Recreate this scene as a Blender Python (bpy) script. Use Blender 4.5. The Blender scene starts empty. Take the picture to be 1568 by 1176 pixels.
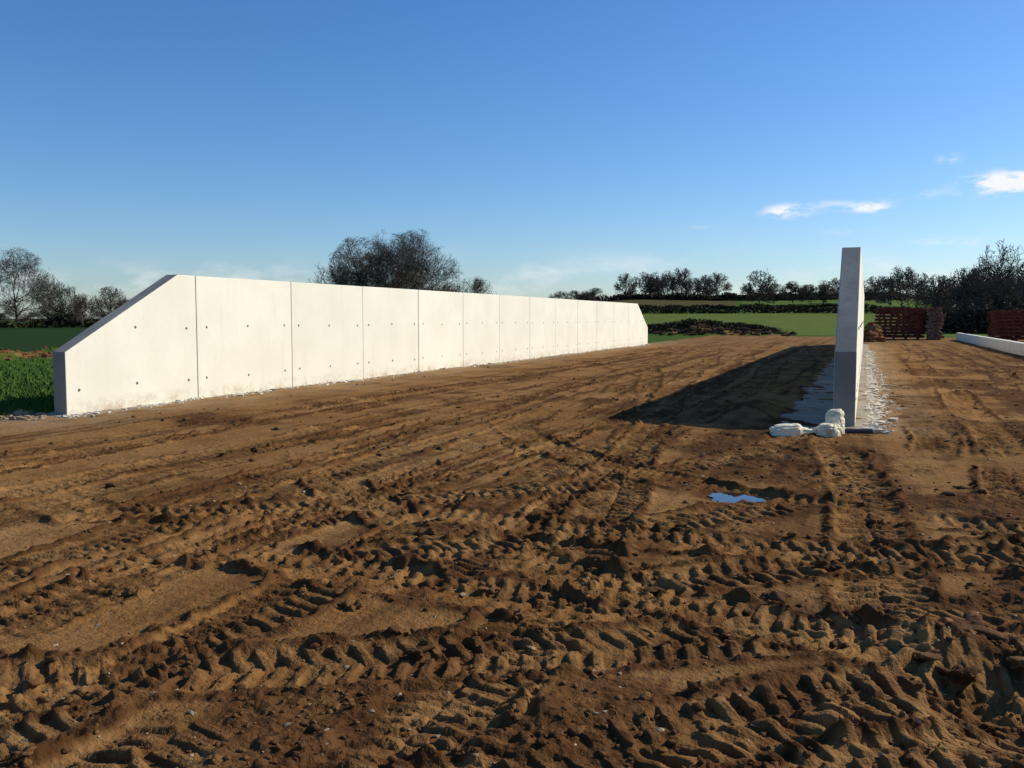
import bpy, bmesh, math, random
import numpy as np
from mathutils import Vector, Matrix
random.seed(3); RNG=np.random.default_rng(7)
scene=bpy.context.scene
scene.view_settings.view_transform='Standard'; scene.view_settings.look='None'; scene.view_settings.exposure=0

# ------------------------------------------------------------ noise
def _hash(ix,iy,seed):
    h=(ix.astype(np.int64).astype(np.uint64)*np.uint64(374761393)+iy.astype(np.int64).astype(np.uint64)*np.uint64(668265263)+np.uint64(seed*1013904223+77))&np.uint64(0xffffffff)
    h=((h^(h>>np.uint64(13)))*np.uint64(1274126177))&np.uint64(0xffffffff)
    h=((h^(h>>np.uint64(15)))*np.uint64(2246822519))&np.uint64(0xffffffff)
    h=h^(h>>np.uint64(16))
    return h.astype(np.float64)/4294967296.0
def perlin(x,y,seed=0):
    x0=np.floor(x);y0=np.floor(y);fx=x-x0;fy=y-y0
    u=fx*fx*fx*(fx*(fx*6-15)+10);v=fy*fy*fy*(fy*(fy*6-15)+10)
    def g(a,b):
        t=_hash(x0+a,y0+b,seed)*6.2831853
        return np.cos(t)*(fx-a)+np.sin(t)*(fy-b)
    return ((g(0,0)*(1-u)+g(1,0)*u)*(1-v)+(g(0,1)*(1-u)+g(1,1)*u)*v)*1.5
def fbm(x,y,seed=0,o=3):
    s=0;a=1;t=0
    for i in range(o):
        s=s+a*perlin(x*2**i,y*2**i,seed+i*11);t+=a;a*=.5
    return s/t
def worley(x,y,seed=0):
    x0=np.floor(x);y0=np.floor(y);best=np.full(x.shape,9.0);cid=np.zeros(x.shape)
    for a in(-1,0,1):
        for b in(-1,0,1):
            jx=_hash(x0+a,y0+b,seed);jy=_hash(x0+a,y0+b,seed+5);rr=_hash(x0+a,y0+b,seed+9)
            d=np.hypot(x0+a+jx-x,y0+b+jy-y)
            m=d<best;best=np.where(m,d,best);cid=np.where(m,rr,cid)
    return best,cid
def ss(a,b,x):
    t=np.clip((x-a)/(b-a),0,1);return t*t*(3-2*t)

# ------------------------------------------------------------ terrain
def terrain(x,y):
    r=np.hypot(x,y);az=np.degrees(np.arctan2(x,y))
    w=ss(-24,-13,az)*(1-.75*ss(1,7,az))*(1-ss(25,60,az))
    z=w*11*ss(120,520,r)+ (fbm(x*.008,y*.008,31,2)*2.0)*ss(150,500,r)*(.3+w)
    z=z-0.25*ss(60,200,r)*(1-w)
    z=z+.75*np.exp(-(((x+13.5)/5.5)**2+((y-86)/2.2)**2))*(1+.6*fbm(x*.6,y*.6,41,2))
    z=z+.28*np.exp(-(((x+30)/2.2)**2))*ss(18,24,y)*(1-ss(38,50,y))*(1+.9*fbm(x*.7,y*.7,42,2))
    return z
def churnmask(x,y):
    n=fbm(x*.38,y*.38,3,3)
    bias=.34*ss(-4.0,-.8,x-.10*(y-6))-.24+.16*ss(.2,1.2,x)
    return ss(-.10,.34,n+bias)*(1-.5*ss(20,50,np.hypot(x,y)))
# x at y=0, heading, width, depth, lug spacing, lug strength
LINES=[(-2.25,-1,.50,.028,.115,1),(-4.2,-1,.50,.025,.115,1),(-5.3,.5,.45,.026,.11,.8),(-7.2,.5,.45,.022,.11,.7),(-6.2,-2.5,.45,.020,.12,.5),
       (-8.9,0,.5,.018,.12,.6),(-10.6,0,.5,.014,.12,.5),(-3.2,2.2,.5,.024,.115,1),(1.25,1,.55,.032,.125,1),(3.2,1,.55,.034,.125,1),(2.0,4,.5,.030,.125,1),(4.6,-2,.5,.030,.125,1),(-.6,-11,.5,.026,.115,1),(-1.3,-7,.5,.024,.115,1),
       (-4.9,-4,.4,.022,.10,.6),(-9.7,3,.45,.016,.11,.4),(-3.7,-6,.5,.022,.115,.8),(.3,-3,.5,.028,.12,1),(-5.5,58,.5,.026,.115,1),(-7.6,58,.5,.026,.115,1),(-1.9,72,.5,.026,.115,1),
       (-9.5,1.5,.3,.026,.1,0),(-6.8,1.0,.25,.028,.1,0),(-3.9,.6,.25,.030,.1,0),(-5.9,-1,.22,.028,.1,0),(-8.2,-1.2,.22,.026,.1,0),(-2.9,-2.2,.25,.030,.1,0),(-7.7,-3,.25,.024,.1,0),(-4.6,1.8,.22,.028,.1,0),(-1.9,-3.5,.25,.028,.1,0)]
ARCS=[(-9.5,13.5,8.6,.5,.026,.115,1),(-9.5,13.5,10.4,.5,.026,.115,1),(6.5,-3,9.6,.5,.032,.125,1),(6.5,-3,11.4,.5,.028,.125,1),
      (3.5,16.5,9.2,.5,.028,.125,1),(-1.2,18,13.2,.55,.032,.125,1),(-1.2,18,11.5,.55,.028,.125,1),(2.8,15,10.6,.5,.028,.12,1)]
def detail(x,y):
    r=np.hypot(x,y);fade=1-ss(40,85,r)
    site=ss(-13.1,-12.8,x)
    C=churnmask(x,y)
    h=.035*fbm(x*.3,y*.3,1,2)+.022*fbm(x*1.2,y*1.2,2,3)
    churn=C*.62
    wvx=.07*fbm(x*2.2,y*2.2,170,2);wvy=.07*fbm(x*2.2,y*2.2,171,2)
    def tr(d,s,w,depth,per,ls,sd,gate=None):
        nonlocal h,churn
        m=np.abs(d)<w*1.2
        if not m.any(): return
        dm=d[m];sm=s[m];xm=x[m];ym=y[m]
        pn=fbm(xm*.4+sd*3.1,ym*.4*(1 if ls else .4),50+sd,2)
        patch=ss(-.34,-.02,pn)*(.45+.55*ss(-.45,-.1,fbm(xm*3,ym*3,150+sd,2)))
        if gate is not None: patch=patch*gate[m]
        dm=dm+wvx[m]*.45
        a=np.abs(dm)/(w/2)
        ins=1-ss(.8,1.05,a)
        berm=np.exp(-((a-1.2)/.19)**2)
        ph=sm/per+.6*a+.5*(dm>0)+.13*perlin(xm*4,ym*4,9+sd)
        amp=np.clip(.85+.9*perlin(xm*7,ym*7,13+sd),0,1.4)
        lug=ss(-.05,.4,np.sin(6.2832*ph))*amp*ss(.02,.12,a+.03)
        h[m]=h[m]*(1-.5*ins*patch)+patch*(ins*(-depth*.9+lug*depth*1.05*ls)+berm*depth*.8*np.clip(.4+2.0*fbm(xm*6,ym*6,14+sd,2),0,2.2))
        churn[m]=churn[m]*(1-.75*ins*patch)
        churn[m]=np.maximum(churn[m],patch*np.maximum(ins*(.26 if ls else .6)*(1-.4*lug),berm*.75)*min(1.1,depth/.028))
    for i,(x0,hd,w,dp,per,ls) in enumerate(LINES):
        t=math.radians(hd);cx,sx=math.cos(t),math.sin(t)
        wig=.18*np.sin(y*.21+i*1.7)+.06*np.sin(y*.7+i)
        tr((x-x0)*cx-y*sx+wig,(x-x0)*sx+y*cx,w,dp,per,ls,i)
    gate=ss(-7.2,-4.2,x+.25*(9-y))
    for i,(cx,cy,R,w,dp,per,ls) in enumerate(ARCS):
        tr(np.hypot(x-cx,y-cy)-R,np.arctan2(y-cy,x-cx)*R,w,dp,per,ls,30+i,gate)
    wx=x+wvx*.6+.02*perlin(x*14,y*14,81);wy=y+wvy*.6+.02*perlin(x*14+9,y*14,82)
    cc=np.clip(churn,0,1)
    f1,c1=worley(wx*5,wy*5,5)
    h=h+cc*.042*np.clip(1-f1*2.1,0,1)**.7*ss(.84,1,c1)
    f2,c2=worley(wx*13,wy*13,6)
    h=h+(.05+cc)*.023*np.clip(1-f2*1.6,0,1)**.6*ss(.55,1,c2)
    f3,c3=worley(wx*30,wy*30,7)
    h=h+(.07+cc)*.015*np.clip(1-f3*1.3,0,1)**.6*c3
    h=h+.010*fbm(x*12,y*12,8,3)*(.25+cc)
    pd=np.exp(-(((x+1.07)/.34)**2+((y-8.42)/.36)**2)**1.5)
    h=h*(1-.92*pd)-.06*pd
    h=h-.18*np.exp(-(((x-.62)/.32)**2+((y-4.3)/.45)**2))+.10*np.exp(-(((x-.35)/.22)**2+((y-4.95)/.3)**2))
    # ragged ridges squeezed up between wheel marks
    rg=np.abs(fbm(x*.8+3,y*.8,121,3));h=h+.045*np.clip(1-rg*9,0,1)*ss(.25,.8,cc)*(1-pd)
    ft=ss(-1.7,-1.35,x)*(1-ss(.2,.45,x))*ss(13.2,13.7,y)*(1-ss(60,61,y))
    h=h*(1-ft)-.02*ft+ft*.055*np.clip(fbm(x*1.7,y*1.7,93,3)+.25*ss(-.9,-1.4,x),0,1)
    h=h*(site*.85+.15)
    return h*fade,np.clip(np.maximum(churn,pd*.9),0,1)*fade*site
def height(x,y):
    h,c=detail(x,y);return terrain(x,y)+h

def mesh_obj(name,verts,faces,mat=None,smooth=False,nper=None):
    verts=np.asarray(verts,dtype=np.float32);faces=np.asarray(faces,dtype=np.int32)
    me=bpy.data.meshes.new(name);k=faces.shape[1]
    me.vertices.add(len(verts));me.vertices.foreach_set('co',verts.ravel())
    me.loops.add(faces.size);me.loops.foreach_set('vertex_index',faces.ravel())
    me.polygons.add(len(faces));me.polygons.foreach_set('loop_start',np.arange(0,faces.size,k,dtype=np.int32))
    me.polygons.foreach_set('use_smooth',np.full(len(faces),smooth))
    me.update(calc_edges=True);me.validate()
    if mat: me.materials.append(mat)
    ob=bpy.data.objects.new(name,me);scene.collection.objects.link(ob);return ob

# ------------------------------------------------------------ material helpers
def newmat(name,rough=.9,spec=.2):
    m=bpy.data.materials.new(name);m.use_nodes=True;nt=m.node_tree
    b=nt.nodes['Principled BSDF'];b.inputs['Roughness'].default_value=rough
    b.inputs['Specular IOR Level'].default_value=spec
    return m,nt,b
def N(nt,t,**k):
    n=nt.nodes.new(t)
    for a,v in k.items(): setattr(n,a,v)
    return n
def mixc(nt,f,a,b,blend='MIX'):
    n=N(nt,'ShaderNodeMix',data_type='RGBA',blend_type=blend)
    for i,v in((0,f),(6,a),(7,b)):
        if isinstance(v,bpy.types.NodeSocket): nt.links.new(v,n.inputs[i])
        elif i==0: n.inputs[0].default_value=v
        else: n.inputs[i].default_value=(*v,1)
    return n.outputs[2]
def math_(nt,op,a,b=None,clamp=False):
    n=N(nt,'ShaderNodeMath',operation=op,use_clamp=clamp)
    for i,v in enumerate((a,b)):
        if v is None: continue
        if isinstance(v,bpy.types.NodeSocket): nt.links.new(v,n.inputs[i])
        else: n.inputs[i].default_value=v
    return n.outputs[0]
def noise(nt,co,scale,detail=4,rough=.55):
    n=N(nt,'ShaderNodeTexNoise');n.inputs['Scale'].default_value=scale;n.inputs['Detail'].default_value=detail;n.inputs['Roughness'].default_value=rough
    nt.links.new(co,n.inputs['Vector']);return n.outputs['Fac']
def ramp(nt,f,lo,hi):
    n=N(nt,'ShaderNodeMapRange');n.interpolation_type='SMOOTHSTEP'
    n.inputs[1].default_value=lo;n.inputs[2].default_value=hi;nt.links.new(f,n.inputs[0]);return n.outputs[0]
def bump(nt,b,h,dist,st=1):
    n=N(nt,'ShaderNodeBump');n.inputs['Distance'].default_value=dist;n.inputs['Strength'].default_value=st
    nt.links.new(h,n.inputs['Height']);nt.links.new(n.outputs[0],b.inputs['Normal'])

def mat_ground():
    m,nt,b=newmat('ground_mat',1.0,.02);L=nt.links
    co=N(nt,'ShaderNodeNewGeometry').outputs['Position']
    at=N(nt,'ShaderNodeAttribute',attribute_name='zone');sp=N(nt,'ShaderNodeSeparateColor');L.new(at.outputs['Color'],sp.inputs[0])
    grass,churn,grav=sp.outputs[0],sp.outputs[1],sp.outputs[2]
    at2=N(nt,'ShaderNodeAttribute',attribute_name='field');sp2=N(nt,'ShaderNodeSeparateColor');L.new(at2.outputs['Color'],sp2.inputs[0])
    n1=noise(nt,co,.35,4,.6);n2=noise(nt,co,2.3,5,.65);n3=noise(nt,co,25,3,.6);n4=noise(nt,co,.9,3)
    # wheel-polished and wheel-dragged streaks run the length of the yard
    mp=N(nt,'ShaderNodeMapping');mp.inputs['Scale'].default_value=(2.6,.11,1);mp.inputs['Rotation'].default_value=(0,0,.015);L.new(co,mp.inputs[0])
    n5=noise(nt,mp.outputs[0],1.0,4,.65)
    dry=mixc(nt,ramp(nt,n1,.35,.65),(.205,.098,.031),(.280,.150,.056))
    dry=mixc(nt,math_(nt,'MULTIPLY',ramp(nt,n3,.45,.8),.35),dry,(.36,.23,.11))
    wet=mixc(nt,ramp(nt,n2,.3,.7),(.060,.026,.010),(.120,.056,.022))
    f=math_(nt,'ADD',math_(nt,'MULTIPLY',churn,1.05),math_(nt,'MULTIPLY',math_(nt,'SUBTRACT',n2,.5),1.7))
    f=math_(nt,'ADD',f,math_(nt,'MULTIPLY',math_(nt,'SUBTRACT',n4,.5),1.3))
    f=math_(nt,'ADD',f,math_(nt,'MULTIPLY',math_(nt,'SUBTRACT',n5,.5),2.0))
    c=mixc(nt,ramp(nt,f,-.12,.66),dry,wet)
    c=mixc(nt,math_(nt,'MULTIPLY',grav,ramp(nt,n2,.3,.65)),c,(.33,.23,.13))
    g=mixc(nt,ramp(nt,n2,.3,.7),(.040,.082,.014),(.068,.115,.022))
    g=mixc(nt,sp2.outputs[0],g,(.022,.045,.013))
    g=mixc(nt,sp2.outputs[1],g,mixc(nt,ramp(nt,n1,.3,.7),(.085,.125,.024),(.115,.152,.032)))
    g=mixc(nt,sp2.outputs[2],g,(.09,.065,.03))
    c=mixc(nt,grass,c,g)
    L.new(c,b.inputs['Base Color'])
    bump(nt,b,math_(nt,'ADD',math_(nt,'MULTIPLY',noise(nt,co,55,3,.7),.5),noise(nt,co,16,3,.6)),.022,1)
    return m

# ------------------------------------------------------------ ground mesh
radii=[.4]
while radii[-1]<4500:
    r=radii[-1]
    if r<2.4: f=.05
    elif r<16: f=.0029
    elif r<60: f=.006
    elif r<160: f=.014
    else: f=.04
    radii.append(r*(1+f))
radii=np.array(radii)
azs=np.concatenate([np.arange(-62,18,.105),np.arange(18,298,3.5)])
A,R=np.meshgrid(np.radians(azs),radii)
X=(R*np.sin(A)).ravel();Y=(R*np.cos(A)).ravel()
nr,na=R.shape
Z=terrain(X,Y);CH=np.zeros_like(Z)
near=np.hypot(X,Y)<85
d,c=detail(X[near],Y[near]);Z[near]+=d;CH[near]=c
idx=np.arange(nr*na).reshape(nr,na);nx=np.roll(idx,-1,axis=1)
F=np.stack([idx[:-1],nx[:-1],nx[1:],idx[1:]],-1).reshape(-1,4)[:, ::-1]
V=np.stack([X,Y,Z],-1)
G=mat_ground()
gr=mesh_obj('ground',V,F,G,smooth=True)
rr=np.hypot(X,Y);az=np.degrees(np.arctan2(X,Y))
nb=fbm(X*.6,Y*.6,90,3)
edge=-12.95+.35*nb
grass=np.maximum(1-ss(-.15,.15,X-edge),ss(-.6,.6,Y-(84+3*nb+.12*X)))
grass=np.maximum(grass,ss(46,47,np.abs(X-10)))
grass*=1-ss(.25,.5,.9*np.exp(-(((X+13.5)/5.5)**2+((Y-86)/2.2)**2)))
grass*=1-.9*ss(.5,.9,np.exp(-(((X+30)/2.2)**2))*ss(18,24,Y)*(1-ss(38,50,Y))*(1+nb))
grav=np.clip(1-(X+12.4)/2.2,0,1)*(X>-12.9)*ss(8,11,Y)*(1-ss(58,70,Y))
grav=np.maximum(grav,np.clip(1-np.abs(X-.4)/.9,0,1)*ss(13,14.5,Y)*(1-ss(58,70,Y))*.8)
dark=np.where((X<-32)&(az<-33),1.0,0.0)
bright=((rr>90)&(rr<262)&(az>-24)).astype(float)
bright=np.maximum(bright,((rr>300)&(rr<400)&(az>-7)).astype(float)*.8)
plough=((rr>330)&(rr<480)&(az<=-7.5)&(az>-30)).astype(float)*.9
plough=np.maximum(plough,(rr>560)*.5)
for nm,(a,b,c_) in(('zone',(grass,CH,grav)),('field',(dark,bright,plough))):
    ca=gr.data.color_attributes.new(nm,'FLOAT_COLOR','POINT')
    ca.data.foreach_set('color',np.stack([a,b,c_,np.ones_like(a)],-1).astype(np.float32).ravel())

# ------------------------------------------------------------ scattered lumps helper
def ico(sub):
    bm=bmesh.new();bmesh.ops.create_icosphere(bm,subdivisions=sub,radius=1)
    v=np.array([x.co[:] for x in bm.verts]);f=np.array([[w.index for w in p.verts] for p in bm.faces]);bm.free();return v,f
def lumps(name,px,py,size,mat,flat=.65,sub=2,sink=.35,jag=.35,zf=None,smooth=False):
    bv,bf=ico(sub);vs=[];fs=[];o=0
    zz=height(px,py) if zf is None else zf
    shapes=[]
    for k in range(12):
        s=bv.copy();q=RNG.normal(size=(5,3))
        for w in q:
            s=s*(1+jag*.5*np.sin(s@w*2.2+k)[:,None])
        for w in RNG.normal(size=(4,3)): s=s*(1+.10*np.sin(bv@w*5+k)[:,None])
        s+=RNG.normal(size=s.shape)*(.05 if sub<3 else .025)
        shapes.append(s)
    for i in range(len(px)):
        s=shapes[i%12]*np.array([RNG.uniform(.7,1.4),RNG.uniform(.7,1.3),flat*RNG.uniform(.7,1.25)])
        t=RNG.uniform(0,6.28);c,sn=math.cos(t),math.sin(t)
        s=s@np.array([[c,sn,0],[-sn,c,0],[0,0,1]])*size[i]
        s=s+np.array([px[i],py[i],zz[i]+size[i]*flat*(1-2*sink)])
        vs.append(s);fs.append(bf+o);o+=len(bv)
    return mesh_obj(name,np.concatenate(vs),np.concatenate(fs),mat,smooth=smooth)
def mat_simple(name,c1,c2,scale,rough=.9,bd=.01,bs=30):
    m,nt,b=newmat(name,rough,.1);co=N(nt,'ShaderNodeNewGeometry').outputs['Position']
    nt.links.new(mixc(nt,ramp(nt,noise(nt,co,scale,4,.6),.3,.7),c1,c2),b.inputs['Base Color'])
    if bd: bump(nt,b,noise(nt,co,bs,4,.6),bd)
    return m
MUD=mat_simple('mud_clod_mat',(.070,.031,.012),(.18,.090,.034),3,.98,.015,45)
def sector(n,r0,r1,a0=-60,a1=16,p=1.0):
    a=np.radians(RNG.uniform(a0,a1,n));r=r0*(r1/r0)**(RNG.uniform(0,1,n)**p)
    return r*np.sin(a),r*np.cos(a)
px,py=sector(26000,2.4,34)
_,cm=detail(px,py);keep=(RNG.uniform(0,1,len(px))<cm*.6+.02)&(px>-12.3)&~((px>-1.8)&(px<.5)&(py>12.5))&(np.hypot(px+1.07,py-8.42)>.36)
px,py=px[keep],py[keep]
sz=.0055*np.exp(np.abs(RNG.normal(size=len(px)))*.62);sz=np.minimum(sz*(1+.035*np.hypot(px,py)),.045)
lumps('mud_clods',px,py,sz,MUD,sub=2,smooth=True)
bx=np.array([-3.0,-1.55,-2.05,-1.7,-1.15,-.2,.1,.55,.3,.75,.95,-.9,-2.6,-.45,.2,1.0,-4.9,-6.9,-1.95,.45,.75,.6,.3,-.1,-.25,.9,-7.8,-3.9])
by=np.array([6.0,5.5,4.9,4.5,5.3,6.1,7.6,5.2,4.7,4.1,6.3,4.4,4.3,5.4,6.3,8.0,4.4,9.2,3.8,4.6,4.8,5.05,8.8,9.2,9.9,9.4,10.9,7.4])
bs=RNG.uniform(.03,.06,len(bx))
lumps('mud_lumps',bx,by,bs,MUD,flat=.55,sub=4,jag=.5,smooth=True)

# ------------------------------------------------------------ concrete
def mat_concrete(name,a=(.85,.80,.66),b2=(.78,.725,.59),stain=.5,panel=.3):
    m,nt,b=newmat(name,.85);L=nt.links
    co=N(nt,'ShaderNodeNewGeometry').outputs['Position'];sx=N(nt,'ShaderNodeSeparateXYZ');L.new(co,sx.inputs[0])
    c=mixc(nt,ramp(nt,noise(nt,co,.8,5,.6),.3,.7),a,b2)
    pn=math_(nt,'FLOOR',math_(nt,'DIVIDE',math_(nt,'SUBTRACT',sx.outputs[1],11.46),3.22))
    wn=N(nt,'ShaderNodeTexWhiteNoise',noise_dimensions='1D');L.new(pn,wn.inputs['W'])
    c=mixc(nt,math_(nt,'MULTIPLY',wn.outputs['Value'],panel),c,tuple(q*.8 for q in a))
    mp=N(nt,'ShaderNodeMapping');mp.inputs['Scale'].default_value=(3,3,.25);L.new(co,mp.inputs[0])
    st=ramp(nt,noise(nt,mp.outputs[0],1.6,5,.65),.52,.75)
    c=mixc(nt,math_(nt,'MULTIPLY',st,.25*stain),c,tuple(q*.55 for q in a))
    c=mixc(nt,math_(nt,'MULTIPLY',ramp(nt,noise(nt,co,14,3,.7),.60,.72),.35*stain),c,tuple(q*.55 for q in a))
    lo=N(nt,'ShaderNodeMapRange');lo.inputs[1].default_value=.28;lo.inputs[2].default_value=0;L.new(sx.outputs[2],lo.inputs[0])
    c=mixc(nt,math_(nt,'MULTIPLY',lo.outputs[0],ramp(nt,noise(nt,co,4,5,.7),.35,.8),True),c,(.40,.28,.16))
    L.new(c,b.inputs['Base Color']);bump(nt,b,noise(nt,co,35,4,.7),.004,.8)
    return m
CON=mat_concrete('concrete_mat')
CON2=mat_concrete('concrete_rough_mat',(.30,.27,.225),(.16,.145,.12),1,0)
CON_END_SHADE=mat_concrete('concrete_end_shade_mat',(.34,.32,.27),(.22,.205,.175),2.0,0)  # stained end concrete, also darkened in colour to deepen the shade on these faces
DARK=mat_simple('joint_dark_mat',(.10,.09,.075),(.16,.14,.11),6,.95,0)
def wall(name,xl,xr,y0,y1,hend,hmax,run,off,pl=3.22,z0=-.15):
    par=bpy.data.objects.new(name,None);scene.collection.objects.link(par)
    def top(y):
        return min(hmax,hend+(hmax-hend)*(y-y0)/run,hend+(hmax-hend)*(y1-y)/run)
    def prism(bm,ya,yb,xa,xb,dz=0):
        ys=[ya]+[q for q in(y0+run,y1-run) if ya<q<yb]+[yb]
        prof=[(ya,z0),(yb,z0)]+[(q,top(q)-dz) for q in reversed(ys)]
        fl=[bm.verts.new((xa,p,q)) for p,q in prof];fr=[bm.verts.new((xb,p,q)) for p,q in prof]
        n=len(prof);bm.faces.new(fl[::-1]);bm.faces.new(fr)
        for i in range(n):
            j=(i+1)%n;f=bm.faces.new((fl[i],fl[j],fr[j],fr[i]))
            if abs(prof[i][1]-prof[j][1])>.02 or prof[i][1]>.5: f.material_index=1  # ends and tops get the concrete with shade put into its colour
    js=[y0];y=y0+off
    while y<y1-.8: js.append(y);y+=pl
    js.append(y1)
    bm=bmesh.new();rn=random.Random(5)
    for i in range(len(js)-1):
        dx=rn.uniform(-.003,.003);dz=rn.uniform(0,.006)
        prism(bm,js[i]+(.006 if i else 0),js[i+1]-(.006 if i<len(js)-2 else 0),xl+dx,xr+dx,dz)
    bmesh.ops.recalc_face_normals(bm,faces=bm.faces)
    me=bpy.data.meshes.new(name+'_panels');bm.to_mesh(me);bm.free();me.materials.append(CON);me.materials.append(CON_END_SHADE)
    o=bpy.data.objects.new('panels',me);scene.collection.objects.link(o);o.parent=par
    bv=o.modifiers.new('bv','BEVEL');bv.width=.012;bv.segments=2
    bm=bmesh.new();prism(bm,y0+.03,y1-.03,xl+.03,xr-.03,.03);bmesh.ops.recalc_face_normals(bm,faces=bm.faces)
    me=bpy.data.meshes.new('core');bm.to_mesh(me);bm.free();me.materials.append(DARK);me.materials.append(DARK)
    o=bpy.data.objects.new('joint_core',me);scene.collection.objects.link(o);o.parent=par
    bm=bmesh.new()
    for i in range(len(js)-1):
        for t in(.28,1.6,2.94):
            yy=js[i+1]-pl+t if i==0 else js[i]+t
            if yy<js[i]+.15 or yy>js[i+1]-.15: continue
            for z in(.40,1.42):
                if z<top(yy)-.1:
                    for xs,e in((xr,1),(xl,-1)):
                        M=Matrix.Translation((xs+e*.004,yy+rn.uniform(-.02,.02),z+rn.uniform(-.02,.02)))@Matrix.Rotation(math.pi/2,4,'Y')
                        bmesh.ops.create_cone(bm,cap_ends=True,segments=12,radius1=.024,radius2=.024,depth=.006,matrix=M)
    me=bpy.data.meshes.new('tie_holes');bm.to_mesh(me);bm.free();me.materials.append(DARK)
    o=bpy.data.objects.new('tie_holes',me);scene.collection.objects.link(o);o.parent=par
    return par
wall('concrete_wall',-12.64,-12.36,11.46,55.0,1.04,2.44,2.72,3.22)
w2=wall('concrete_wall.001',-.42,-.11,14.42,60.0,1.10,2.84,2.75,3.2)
def slab(name,xa,xb,ya,yb,z,mat,amp=.08,th=.12):
    ys=np.arange(ya,yb,.08);n=len(ys)
    l=xa+amp*fbm(ys*1.3,ys*0,61,4)*2;r=xb+amp*fbm(ys*1.3,ys*0+5,62,4)*1.5
    rows=[]
    for k in range(9):
        t=k/8;xx=l*(1-t)+r*t;zz=z+.012*fbm(xx*2,ys*2,63,3);rows.append(np.stack([xx,ys,zz],-1))
    lo1=rows[0].copy();lo1[:,2]=-th;lo2=rows[-1].copy();lo2[:,2]=-th
    rows=[lo1]+rows+[lo2];V=np.stack(rows,1)
    m=V.shape[1];idx=np.arange(n*m).reshape(n,m)
    F=np.stack([idx[:-1,:-1],idx[:-1,1:],idx[1:,1:],idx[1:,:-1]],-1).reshape(-1,4)
    o=mesh_obj(name,V.reshape(-1,3),F,mat)
    bm=bmesh.new();bm.from_mesh(o.data);e=[v for v in bm.verts if v.index<m];
    bm.faces.new(e);bmesh.ops.recalc_face_normals(bm,faces=bm.faces);bm.to_mesh(o.data);bm.free();return o
slab('concrete_footing',-1.15,.20,13.9,60.2,-.004,CON2,.22)
slab('concrete_footing.001',-12.9,-12.12,11.3,55.2,-.004,CON2,.05)

def boxmesh(bm,c,s,rz=0):
    M=Matrix.Translation(c)@Matrix.Rotation(rz,4,'Z')@Matrix.Diagonal((*s,1));bmesh.ops.create_cube(bm,size=1,matrix=M)
def finish(bm,name,mat,bev=0):
    me=bpy.data.meshes.new(name);bm.to_mesh(me);bm.free();me.materials.append(mat)
    o=bpy.data.objects.new(name,me);scene.collection.objects.link(o)
    if bev: q=o.modifiers.new('b','BEVEL');q.width=bev;q.segments=2
    return o
bm=bmesh.new()
for i in range(16):
    boxmesh(bm,(6.4,28.5+i*3.0,.2),(.28,2.975,.66))
finish(bm,'low_concrete_wall',CON,.015)

# rubble
RUB=mat_simple('rubble_mat',(.48,.42,.32),(.70,.64,.52),5,.9,.006,50)
n=900;ry=11.2+44*RNG.uniform(0,1,n)**1.6;rx=-12.33+np.abs(RNG.normal(size=n))*.16
s=.012*np.exp(np.abs(RNG.normal(size=n))*.6);s=np.minimum(s*(1+ry*.012),.06)
n2=1300;ry2=13.7+34*RNG.uniform(0,1,n2)**1.3;rx2=.06+np.abs(RNG.normal(size=n2))*.16
s2=.018*np.exp(np.abs(RNG.normal(size=n2))*.6)
lumps('concrete_rubble',np.r_[rx,rx2],np.r_[ry,ry2],np.r_[s,np.minimum(s2*(1+ry2*.01),.08)],RUB,sub=1)
n=150;sx_=-12.95+RNG.normal(size=n)*.45;sy_=10.8+RNG.normal(size=n)*.45
STN=mat_simple('stone_mat',(.25,.17,.10),(.38,.29,.19),6,.9,.006,50)
lumps('stones',sx_,sy_,np.clip(.03*np.exp(RNG.normal(size=n)*.6),.015,.11),STN,sub=1)
px,py=sector(1100,2.6,24,-60,14);k=(px>-12.2)&~((px>-1.6)&(px<.4)&(py>13));px,py=px[k],py[k]
lumps('pebbles',px,py,np.clip(.005*np.exp(RNG.normal(size=len(px))*.5)*(1+.05*np.hypot(px,py)),.003,.03),STN,sub=1)
DE=mat_simple('dark_earth_mat',(.05,.028,.014),(.12,.065,.03),1,.95,.05,6)
n=420;hx=-13.5+RNG.normal(size=n)*3.4;hy=86+RNG.normal(size=n)*1.5
lumps('earth_heap',hx,hy,RNG.uniform(.10,.36,n),DE,sub=1)
n=110;a=RNG.uniform(0,6.28,n);q=RNG.uniform(0,1,n)**.6
lumps('clay_heap',.45+q*.6*np.cos(a),67+q*1.2*np.sin(a),RNG.uniform(.12,.26,n),mat_simple('clay_mat',(.20,.08,.03),(.30,.14,.055),1,.95,.05,6),sub=1,zf=1.3*(1-q))
n=160;hx=-30+RNG.normal(size=n)*1.3;hy=RNG.uniform(22,42,n)
lumps('soil_bank',hx,hy,RNG.uniform(.06,.15,n),MUD,sub=1)

# ------------------------------------------------------------ puddle
m,nt,b=newmat('water_mat',.03);b.inputs['Base Color'].default_value=(.035,.03,.022,1);b.inputs['Specular IOR Level'].default_value=.5
zc=float(height(np.array([-1.07]),np.array([8.42]))[0])
bm=bmesh.new();vs=[]
for i in range(40):
    t=i/40*6.2832;rad=.27*(1+.2*math.sin(3*t+1)+.12*math.sin(5*t))
    vs.append(bm.verts.new((-1.07+rad*math.cos(t),8.42+rad*math.sin(t),zc+.020)))
bm.faces.new(vs);finish(bm,'puddle',m)

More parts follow.
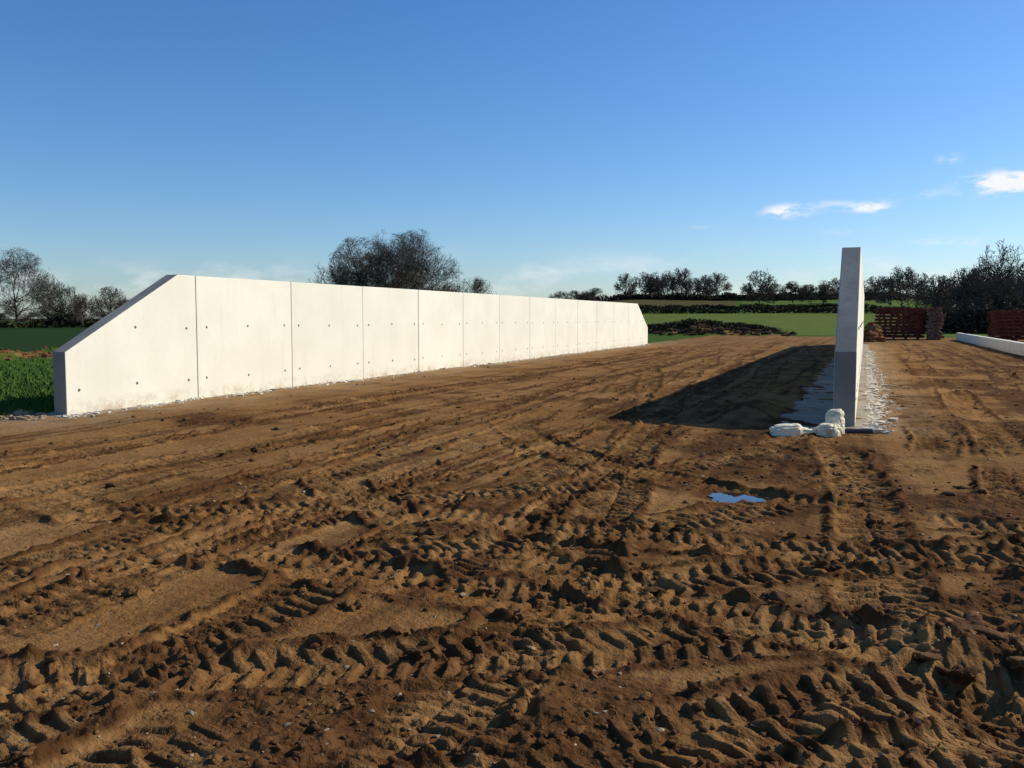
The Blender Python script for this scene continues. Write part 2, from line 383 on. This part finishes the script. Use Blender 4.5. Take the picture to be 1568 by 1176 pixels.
# ------------------------------------------------------------ sacks and pipe
m,nt,b=newmat('sack_mat',.6);co=N(nt,'ShaderNodeNewGeometry').outputs['Position']
nt.links.new(mixc(nt,ramp(nt,noise(nt,co,6,3),.5,.8),(.82,.72,.50),(.50,.37,.20)),b.inputs['Base Color'])
bump(nt,b,noise(nt,co,14,3,.6),.03,.7)
def sack(name,loc,dim,rz,seed,neck=True):
    v,f=ico(5);rn=np.random.default_rng(seed)
    s=np.sign(v)*np.abs(v)**.72          # pillow-like filled bag
    for k in range(5):
        w=rn.normal(size=3);s=s*(1+.05*np.sin(v@w*2+k))[:,None]
    for k in range(6):                     # soft folds in the cloth
        w=rn.normal(size=3);w/=np.linalg.norm(w);q=v@w-rn.uniform(-.5,.5)
        s=s*(1-.10*np.exp(-(q/.07)**2))[:,None]
    if neck:
        t=np.clip((v[:,0]-.45)/.55,0,1)[:,None]
        s[:,1:]*=1-.70*t**.8;s[:,0:1]+=.45*t**2;s[:,2:3]+=.10*t
        s[:,1:]*=1+.16*t*np.sin(np.arctan2(v[:,2],v[:,1])*8)[:,None]
        fl=np.clip((v[:,0]-.93)/.07,0,1)[:,None];s[:,1:]*=1+1.2*fl
    s[:,2]=np.where(s[:,2]<-.55,-.55+(s[:,2]+.55)*.15,s[:,2])
    s=(s+np.array([0,0,.6]))*np.array(dim)/2
    c,sn=math.cos(rz),math.sin(rz);s=s@np.array([[c,sn,0],[-sn,c,0],[0,0,1]])
    z=float(height(np.array([loc[0]]),np.array([loc[1]]))[0])
    s=s+np.array([loc[0],loc[1],z-.012])
    return mesh_obj(name,s,f,m,smooth=True)
sack('plastic_sack',(-.96,12.95),(.54,.34,.21),.35,1)
o=sack('plastic_sack.001',(-.44,13.15),(.34,.30,.22),2.75,2)
sack('plastic_sack.002',(-.36,13.42),(.26,.22,.46),1.1,5,False)
m2,nt,b=newmat('pipe_mat',.4);b.inputs['Base Color'].default_value=(.05,.05,.055,1)
def tube(bm,p0,p1,r,seg=16,ri=None):
    d=(Vector(p1)-Vector(p0));q=d.to_track_quat('Z','Y').to_matrix().to_4x4();rings=[]
    for p,rad in((p0,r),(p1,r),(p1,ri or r*.8),(p0,ri or r*.8)):
        rings.append([bm.verts.new(Vector(p)+q.to_3x3()@Vector((rad*math.cos(i/seg*6.2832),rad*math.sin(i/seg*6.2832),0))) for i in range(seg)])
    for a in range(4):
        for i in range(seg):
            j=(i+1)%seg;bm.faces.new((rings[a][i],rings[a][j],rings[(a+1)%4][j],rings[(a+1)%4][i]))
bm=bmesh.new();tube(bm,(-.22,13.3,.05),(.12,13.42,.05),.035)
finish(bm,'plastic_pipe',m2)

# ------------------------------------------------------------ rusty formwork stacks
RUST=mat_simple('rust_mat',(.13,.030,.020),(.22,.060,.042),2.5,.8,.01,20)
def stack(name,cx,cy,w,d,h,seed):
    rn=random.Random(seed);bm=bmesh.new();z=.12;L=0
    for i in range(4): boxmesh(bm,(cx-w/2+w*(i+.5)/4,cy,.06),(.12,d,.14))
    while z<h:
        t=.19;jx=rn.uniform(-.12,.12)
        for k in range(5):
            yy=cy-d/2+d*(k+.5)/5
            boxmesh(bm,(cx+jx,yy,z+t/2),(w+rn.uniform(-.2,.2),.05,t))
            boxmesh(bm,(cx+jx,yy-.045,z+.012),(w-.25,.04,.02));boxmesh(bm,(cx+jx,yy-.045,z+t-.012),(w-.25,.04,.02))
        for k in range(9):
            boxmesh(bm,(cx-w/2+w*(k+.5)/9+jx,cy-d/2+.02,z+t/2),(.05,.03,t*.8))
        z+=t
        for k in range(8): boxmesh(bm,(cx-w/2+w*(k+.5)/8+rn.uniform(-.1,.1),cy,z+.03),(.14,d+.1,.06))
        z+=.062
    return finish(bm,name,RUST,.006)
stack('formwork_stack',2.45,76,3.4,2.2,2.25,1)
stack('formwork_stack.001',10.2,72,4.2,2.2,2.0,3)
s3=stack('formwork_stack.002',4.75,75.2,.95,2.4,2.25,2)
s3.data.materials.clear();s3.data.materials.append(mat_simple('rust_light_mat',(.20,.10,.07),(.33,.20,.15),3,.8,.01,20))

# ------------------------------------------------------------ trees
def segs_tree(seed,H,spread,maxlv,wscale=1.0,prob=.88):
    rn=np.random.default_rng(seed);S=[]
    Ls=[0,.40*H,.25*H,.16*H,.10*H,.065*H,.045*H]
    def rot(d,ang):
        a=rn.normal(size=3);a-=a@d*d;a/=np.linalg.norm(a)+1e-9
        return d*math.cos(ang)+a*math.sin(ang)
    def br(p,d,L,r,lv):
        n=4 if lv<=1 else(3 if lv<5 else 2)
        for i in range(n):
            d=d+rn.normal(size=3)*(.13 if lv<3 else .2);d[2]+=.05;d/=np.linalg.norm(d)
            q=p+d*L/n
            if q[2]<H*.12: d[2]=abs(d[2])+.2;q=p+d*L/n
            r1=r*.80;S.append((*p,*q,r,r1,lv));r=r1;p=q
            if lv<maxlv and (i>0 or lv>1):
                for _ in range(2):
                    if rn.random()<prob: br(p,rot(d,rn.uniform(.45,1.0)),Ls[lv+1]*rn.uniform(.7,1.15),max(r*.55,.012*wscale),lv+1)
        if lv<maxlv: br(p,rot(d,.25),Ls[lv+1]*1.0,r*.8,lv+1)
    p=np.zeros(3);d=np.array([0,0,1.]);r=H*.028;n=5;tl=H*.42
    for i in range(n):
        d=d+rn.normal(size=3)*.05;d/=np.linalg.norm(d);q=p+d*tl/n;S.append((*p,*q,r,r*.87,0));r*=.87;p=q
        if i>=1:
            for _ in range(2):
                a=rn.uniform(0,6.28);e=rn.uniform(.25,.75)
                dd=np.array([math.cos(a)*spread,math.sin(a)*spread,e]);dd/=np.linalg.norm(dd)
                br(p,dd,Ls[1]*rn.uniform(.7,1.0),r*.55,1)
    for _ in range(3):
        a=rn.uniform(0,6.28);dd=np.array([math.cos(a)*.35,math.sin(a)*.35,1]);dd/=np.linalg.norm(dd);br(p,dd,Ls[1]*.85,r*.65,1)
    return np.array(S)
def shape_tree(S,H,W,seed=0):
    """stretch the limbs so that the crown fills a rounded dome"""
    rn=np.random.default_rng(seed+500)
    cz=.34*H;s0=H/S[:,5].max();S=S.copy();S[:,:6]*=s0;S[:,6:8]*=s0
    K=70;i=np.arange(K)+.5;ph=np.arccos(1-1.45*i/K);th=np.pi*(1+5**.5)*i
    D=np.stack([np.cos(th)*np.sin(ph),np.sin(th)*np.sin(ph),np.cos(ph)],-1)
    E=S[S[:,8]>=2][:,3:6]-[0,0,cz];rho=np.linalg.norm(E,axis=1);U=E/(rho[:,None]+1e-9)
    mx=np.zeros(K);dots=D@U.T
    for k in range(K):
        q=rho[dots[k]>.93];mx[k]=np.percentile(q,90) if len(q)>5 else .3*H
    envf=lambda d:1/np.sqrt((d[:,0]**2+d[:,1]**2)/(W/2)**2+np.where(d[:,2]>0,(d[:,2]/(H-cz))**2,(d[:,2]/(.22*H))**2))
    fac=envf(D)/mx;fac=np.clip(fac,.4,2.8)
    bump_=rn.normal(size=(6,3))*2.6;bp=rn.uniform(0,6,6)
    for a in(0,3):
        P=S[:,a:a+3]-[0,0,cz];r=np.linalg.norm(P,axis=1)[:,None];u=P/(r+1e-9)
        w=np.exp(14*(u@D.T-1));f=(w@fac/w.sum(1))[:,None]
        low=np.clip(1-S[:,a+2]/cz,0,1)[:,None]*(np.hypot(S[:,a],S[:,a+1])[:,None]<.06*H)
        f=1+(f-1)*(1-low)*np.clip(r/(.12*H),0,1)
        lim=(envf(u)*(1+.035*np.sin(u@bump_.T+bp).sum(1)))[:,None]
        rr_=r*f;over=np.maximum(rr_-lim*.86,0);rn_=np.where(over>0,lim*.86+lim*.20*(1-np.exp(-over/(lim*.20))),rr_)
        S[:,a:a+3]=u*rn_+[0,0,cz]
    return S
def segs_mesh(S,wscale=1.0,minr=.012):
    p0=S[:,0:3];p1=S[:,3:6];r0=np.maximum(S[:,6],minr*wscale);r1=np.maximum(S[:,7],minr*wscale*.8)
    d=p1-p0;d/=np.linalg.norm(d,axis=1)[:,None]+1e-9
    ref=RNG.normal(size=d.shape);a=np.cross(d,ref);a/=np.linalg.norm(a,axis=1)[:,None]+1e-9;b=np.cross(d,a)
    thick=S[:,8]<=2;V=[];F=[];o=0
    P0,P1,R0,R1,A,B=[q[thick] for q in(p0,p1,r0,r1,a,b)]
    n=len(P0);k=5;ring=[]
    for P,Rr in((P0,R0),(P1,R1)):
        for i in range(k):
            t=i/k*6.2832;ring.append(P+(A*math.cos(t)+B*math.sin(t))*Rr[:,None])
    V.append(np.stack(ring,1).reshape(-1,3));base=np.arange(n)[:,None]*2*k
    for i in range(k):
        j=(i+1)%k;F.append(base+np.array([i,j,k+j,k+i]))
    o=n*2*k
    T=~thick;P0,P1,R0,R1,A=[q[T] for q in(p0,p1,r0,r1,a)];n=len(P0)
    V.append(np.stack([P0-A*R0[:,None],P0+A*R0[:,None],P1+A*R1[:,None],P1-A*R1[:,None]],1).reshape(-1,3))
    F.append(o+np.arange(n)[:,None]*4+np.arange(4))
    return np.concatenate(V),np.concatenate(F)
BARK=mat_simple('bark_mat',(.075,.059,.043),(.14,.112,.082),2,.95,0)
IVY=mat_simple('ivy_mat',(.014,.022,.008),(.030,.044,.014),3,.7,0)
def leafquads(c,n,spread,size):
    P=c[RNG.integers(0,len(c),n)]+RNG.normal(size=(n,3))*spread
    a=RNG.normal(size=(n,3));a/=np.linalg.norm(a,axis=1)[:,None];b=np.cross(a,RNG.normal(size=(n,3)));b/=np.linalg.norm(b,axis=1)[:,None]
    s=size*RNG.uniform(.5,1.3,n)[:,None]
    V=np.stack([P-a*s,P-b*s*.7,P+a*s,P+b*s*.7],1).reshape(-1,3);return V,np.arange(n*4).reshape(-1,4)
def polar(az,r):
    a=math.radians(az);return r*math.sin(a),r*math.cos(a)
def gz(x,y): return float(terrain(np.array([x]),np.array([y]))[0])
def tree(az,r,H,W,seed,ivy=0,lv=4,ws=2.2,name='bare_tree',prob=.9):
    x,y=polar(az,r);S=shape_tree(segs_tree(seed,H,1.0,lv,prob=prob),H,W,seed)
    v,f=segs_mesh(S,ws)
    o=mesh_obj(name,v,f,BARK)
    o.location=(x,y,gz(x,y)-.15)
    if ivy:
        low=S[(S[:,8]<=1)&(S[:,5]>H*.1)&(S[:,5]<H*.78)&(np.hypot(S[:,3],S[:,4])<W*.24)][:,3:6]
        cl=low[RNG.integers(0,len(low),14)]
        v,f=leafquads(np.concatenate([low[:12],cl]),int(2600*ivy),W*.038,.22)
        q=mesh_obj('ivy',v,f,IVY);q.parent=o
    return o
# left group
tree(-49.5,172,14.2,13,11,0,5,1.4,prob=.72)
tree(-47.3,190,9.4,8,12,.35)
tree(-46.2,195,6.8,6,13)
tree(-44.8,200,8.6,8.5,14)
tree(-43.6,215,6.5,7.5,15)
# big group behind the wall
tree(-31.9,168,12.0,13,21,.2)
tree(-29.9,160,17.0,17,22,.8,5,1.5,prob=.78)
tree(-27.3,158,17.4,17.5,23,.6,5,1.5,prob=.78)
tree(-28.6,172,18.6,16,24,.3,5,1.5,prob=.72)
tree(-23.5,200,11.4,12,25,.3)
tree(-24.9,195,10,10,26,.2)
# distant rows: one object each
VARM=[segs_mesh(shape_tree(segs_tree(100+i,10,1.0,4,prob=.74),10,9,i),3.8) for i in range(6)]
def row(name,items,mat=BARK,ivyfrac=.0):
    vs=[];fs=[];o=0;iv=[]
    for k,(az,r,H,W) in enumerate(items):
        v,f=VARM[(k*5+int(az*10))%6];x,y=polar(az,r);t=RNG.uniform(0,6.28);c,s=math.cos(t),math.sin(t)
        q=v@np.array([[c,s,0],[-s,c,0],[0,0,1]])*np.array([W/9,W/9,H/10])+np.array([x,y,gz(x,y)-.2])
        vs.append(q);fs.append(f+o);o+=len(v)
        if RNG.random()<ivyfrac: iv.append((x,y,gz(x,y),H,W))
    par=mesh_obj(name,np.concatenate(vs),np.concatenate(fs),mat)
    if iv:
        V=[];F=[];o=0
        for x,y,z,H,W in iv:
            cs=np.array([[x+RNG.normal()*W*.08,y+RNG.normal()*W*.08,z+H*RNG.uniform(.12,.7)] for _ in range(8)])
            v,f=leafquads(cs,300,W*.05,.35);V.append(v);F.append(f+o);o+=len(v)
        q=mesh_obj('ivy',np.concatenate(V),np.concatenate(F),IVY);q.parent=par
    return par
J=lambda a,b:RNG.uniform(a,b)
row('distant_tree_row',[(a+J(-.15,.15),J(460,500),J(13.5,17.5),J(12,17)) for a in np.arange(-13.9,-7.9,.78)],ivyfrac=.4)
row('distant_tree_row.001',[(a+J(-.2,.2),J(420,470),J(7.5,10.5),J(10,13)) for a in(-18,-17.2,-16.5,-15.8)]+[(-20.5,520,9,13),(-19.7,520,8,11)],ivyfrac=.2)
row('distant_tree_row.002',[(-6.0,330,13.8,14),(-5.2,340,9,11),(-4.1,345,9.5,11),(-3.2,350,8,10),(-2.4,340,9.5,11),(-1.5,360,10,12),(-.4,350,9,11),(.6,330,11,12),(1.3,300,11,11),(1.9,280,13,12),(2.7,300,12.5,12)],ivyfrac=.3)
row('distant_tree_row.003',[(3.8+i*.55+J(-.2,.2),J(125,170),J(6.4,10.2)+i*.10,J(6,9)) for i in range(15)],ivyfrac=.25)
row('distant_tree_row.004',[(a+J(-.3,.3),J(330,380),J(2.5,5),J(7,11)) for a in np.arange(-60,-42,1.0)]+[(a,J(330,420),J(3,6),J(8,12)) for a in np.arange(-41,-19,1.2)])
tree(7.0,112,10.6,7,31,.2)
def hedge(name,pts,h,w,n,size,mat,gap=.0,terr=True):
    pts=[np.array(p) for p in pts];cs=[]
    seg=[np.linalg.norm(b-a) for a,b in zip(pts[:-1],pts[1:])];tot=sum(seg)
    t=RNG.uniform(0,tot,n);P=np.zeros((n,2));acc=0
    for a,b,l in zip(pts[:-1],pts[1:],seg):
        m_=(t>=acc)&(t<=acc+l);u=((t[m_]-acc)/l)[:,None];P[m_]=a*(1-u)+b*u;acc+=l
    hv=h*(.75+.9*fbm(t*.12,t*0,int(n)%97,3));hv=np.maximum(hv,h*.2)
    zz=hv*RNG.uniform(0,1,n)**.8;P+=RNG.normal(size=(n,2))*w*.35
    C=np.c_[P,terrain(P[:,0],P[:,1])+zz];k=len(C)
    a=RNG.normal(size=(k,3));a[:,2]+=.8;a/=np.linalg.norm(a,axis=1)[:,None];b=np.cross(a,RNG.normal(size=(k,3)));b/=np.linalg.norm(b,axis=1)[:,None]
    s=size*RNG.uniform(.4,1.4,k)[:,None]
    V=np.stack([C-a*s,C-b*s*.4,C+a*s,C+b*s*.4],1).reshape(-1,3)
    return mesh_obj(name,V,np.arange(k*4).reshape(-1,4),mat)
HB=mat_simple('hedge_mat',(.040,.032,.018),(.075,.056,.030),.6,.95,0)
HG=mat_simple('hedge_green_mat',(.022,.032,.010),(.055,.058,.020),.5,.95,0)
def pl(*a): return [polar(z,r) for z,r in a]
hedge('hedge',pl((-24,255),(-13,262),(-5,262),(3,250),(9,240)),2.0,1.6,9000,.45,HB)
hedge('hedge.001',pl((-14.5,320),(-8,318),(0,318)),1.7,1.6,6000,.45,HG,.3)
hedge('hedge.002',pl((-14.5,440),(-6,420),(2,400)),3.0,3,9000,.7,HB)
hedge('hedge.003',pl((-62,210),(-50,200),(-40,215),(-20,225)),1.8,1.6,9000,.45,HG)
hedge('hedge.004',pl((2.6,118),(6,112),(12,105)),3.2,3.5,15000,.26,HB)
hedge('hedge.005',pl((-30,460),(-14,470),(-6,500),(3,500)),4.2,5,11000,.9,HB)
hedge('bramble_bank',pl((-13.5,88),(-10.5,88),(-5,87)),.8,1.4,5000,.14,HB)

# grass tufts near the left wall
n=60000;gx=-12.95-np.abs(RNG.exponential(5.5,n));gy=RNG.uniform(9.5,46,n)
gk=gx>-31;gx,gy=gx[gk],gy[gk];n=len(gx);gzv=height(gx,gy)
GM=mat_simple('grass_mat',(.042,.085,.013),(.085,.135,.026),1.2,.8,0)
hh=RNG.uniform(.04,.12,n);lean=RNG.normal(size=(n,2))*.04;aa=RNG.uniform(0,6.28,n);wv=.012+.0005*gy
P=np.stack([gx,gy,gzv],-1);dx=np.stack([np.cos(aa)*wv,np.sin(aa)*wv,0*aa],-1)
tip=P+np.c_[lean,hh]
mesh_obj('grass',np.stack([P-dx,P+dx,tip],1).reshape(-1,3),np.arange(n*3).reshape(-1,3),GM)

# ------------------------------------------------------------ sky
EL=math.radians(31.5);AZ=math.radians(48)
w=bpy.data.worlds.new('World');scene.world=w;w.use_nodes=True;nt=w.node_tree;nt.nodes.clear();L=nt.links
sky=N(nt,'ShaderNodeTexSky',sky_type='NISHITA');sky.sun_disc=False;sky.sun_elevation=EL;sky.sun_rotation=AZ
sky.air_density=1.0;sky.dust_density=.45;sky.ozone_density=2.0
tint=mixc(nt,1.0,sky.outputs[0],(.82,.97,1.22),'MULTIPLY')
hs=N(nt,'ShaderNodeHueSaturation');hs.inputs['Saturation'].default_value=1.16;L.new(tint,hs.inputs['Color'])
bg=N(nt,'ShaderNodeBackground');bg.inputs[1].default_value=.110;L.new(hs.outputs[0],bg.inputs[0])
tc=N(nt,'ShaderNodeTexCoord');sp=N(nt,'ShaderNodeSeparateXYZ');L.new(tc.outputs['Generated'],sp.inputs[0])
yy=math_(nt,'MAXIMUM',sp.outputs[1],.05);P_=math_(nt,'DIVIDE',sp.outputs[0],yy);Q=math_(nt,'DIVIDE',sp.outputs[2],yy)
cb=N(nt,'ShaderNodeCombineXYZ');L.new(P_,cb.inputs[0]);L.new(math_(nt,'MULTIPLY',Q,3.0),cb.inputs[1])
nz=noise(nt,cb.outputs[0],38,6,.6);nz2=noise(nt,cb.outputs[0],9,5,.6)
tot=None
for p0,q0,a,b_,s in((.125,.130,.036,.0105,1.5),(-.078,.111,.026,.0075,1.1),(.0,.1115,.023,.006,1.0),(-.035,.117,.02,.004,.4),(.072,.155,.014,.006,.5),(.05,.122,.03,.006,.35),(-.165,.098,.02,.003,.35),(.085,.075,.05,.005,.5),(-.02,.088,.04,.005,.3)):
    g1=math_(nt,'POWER',math_(nt,'ABSOLUTE',math_(nt,'DIVIDE',math_(nt,'SUBTRACT',P_,p0),a)),2.0)
    g2=math_(nt,'POWER',math_(nt,'ABSOLUTE',math_(nt,'DIVIDE',math_(nt,'SUBTRACT',Q,q0),b_)),2.0)
    g=math_(nt,'MULTIPLY',math_(nt,'EXPONENT',math_(nt,'MULTIPLY',math_(nt,'ADD',g1,g2),-1.0)),s)
    tot=g if tot is None else math_(nt,'ADD',tot,g)
cl=math_(nt,'MULTIPLY',tot,ramp(nt,nz,.28,.60))
cl=ramp(nt,cl,.05,1.0)
hb=math_(nt,'MULTIPLY',math_(nt,'EXPONENT',math_(nt,'MULTIPLY',math_(nt,'POWER',math_(nt,'ABSOLUTE',math_(nt,'DIVIDE',math_(nt,'SUBTRACT',Q,.045),.024)),2.0),-1.0)),ramp(nt,nz2,.44,.70))
cl=math_(nt,'ADD',cl,math_(nt,'MULTIPLY',hb,.45),True)
front=ramp(nt,sp.outputs[1],.1,.3);cl=math_(nt,'MULTIPLY',cl,front)
bg2=N(nt,'ShaderNodeBackground');bg2.inputs[0].default_value=(.95,.97,1,1);bg2.inputs[1].default_value=.98
mx=N(nt,'ShaderNodeMixShader');L.new(cl,mx.inputs[0]);L.new(bg.outputs[0],mx.inputs[1]);L.new(bg2.outputs[0],mx.inputs[2])
out=N(nt,'ShaderNodeOutputWorld');L.new(mx.outputs[0],out.inputs[0])

sd=Vector((math.cos(EL)*math.sin(AZ),math.cos(EL)*math.cos(AZ),math.sin(EL)))
sl=bpy.data.lights.new('sun','SUN');sl.energy=5.0;sl.angle=math.radians(.53);sl.color=(1,.94,.80)
so=bpy.data.objects.new('sun',sl);scene.collection.objects.link(so);so.rotation_euler=sd.to_track_quat('Z','Y').to_euler()

# ------------------------------------------------------------ camera
cam=bpy.data.cameras.new('camera');cam.lens=32.15;cam.sensor_width=36;cam.clip_end=9000;cam.clip_start=.05
co=bpy.data.objects.new('camera',cam);scene.collection.objects.link(co)
co.location=(0,0,1.6);co.rotation_euler=(math.radians(90-4.12),0,math.radians(21.1))
scene.camera=co
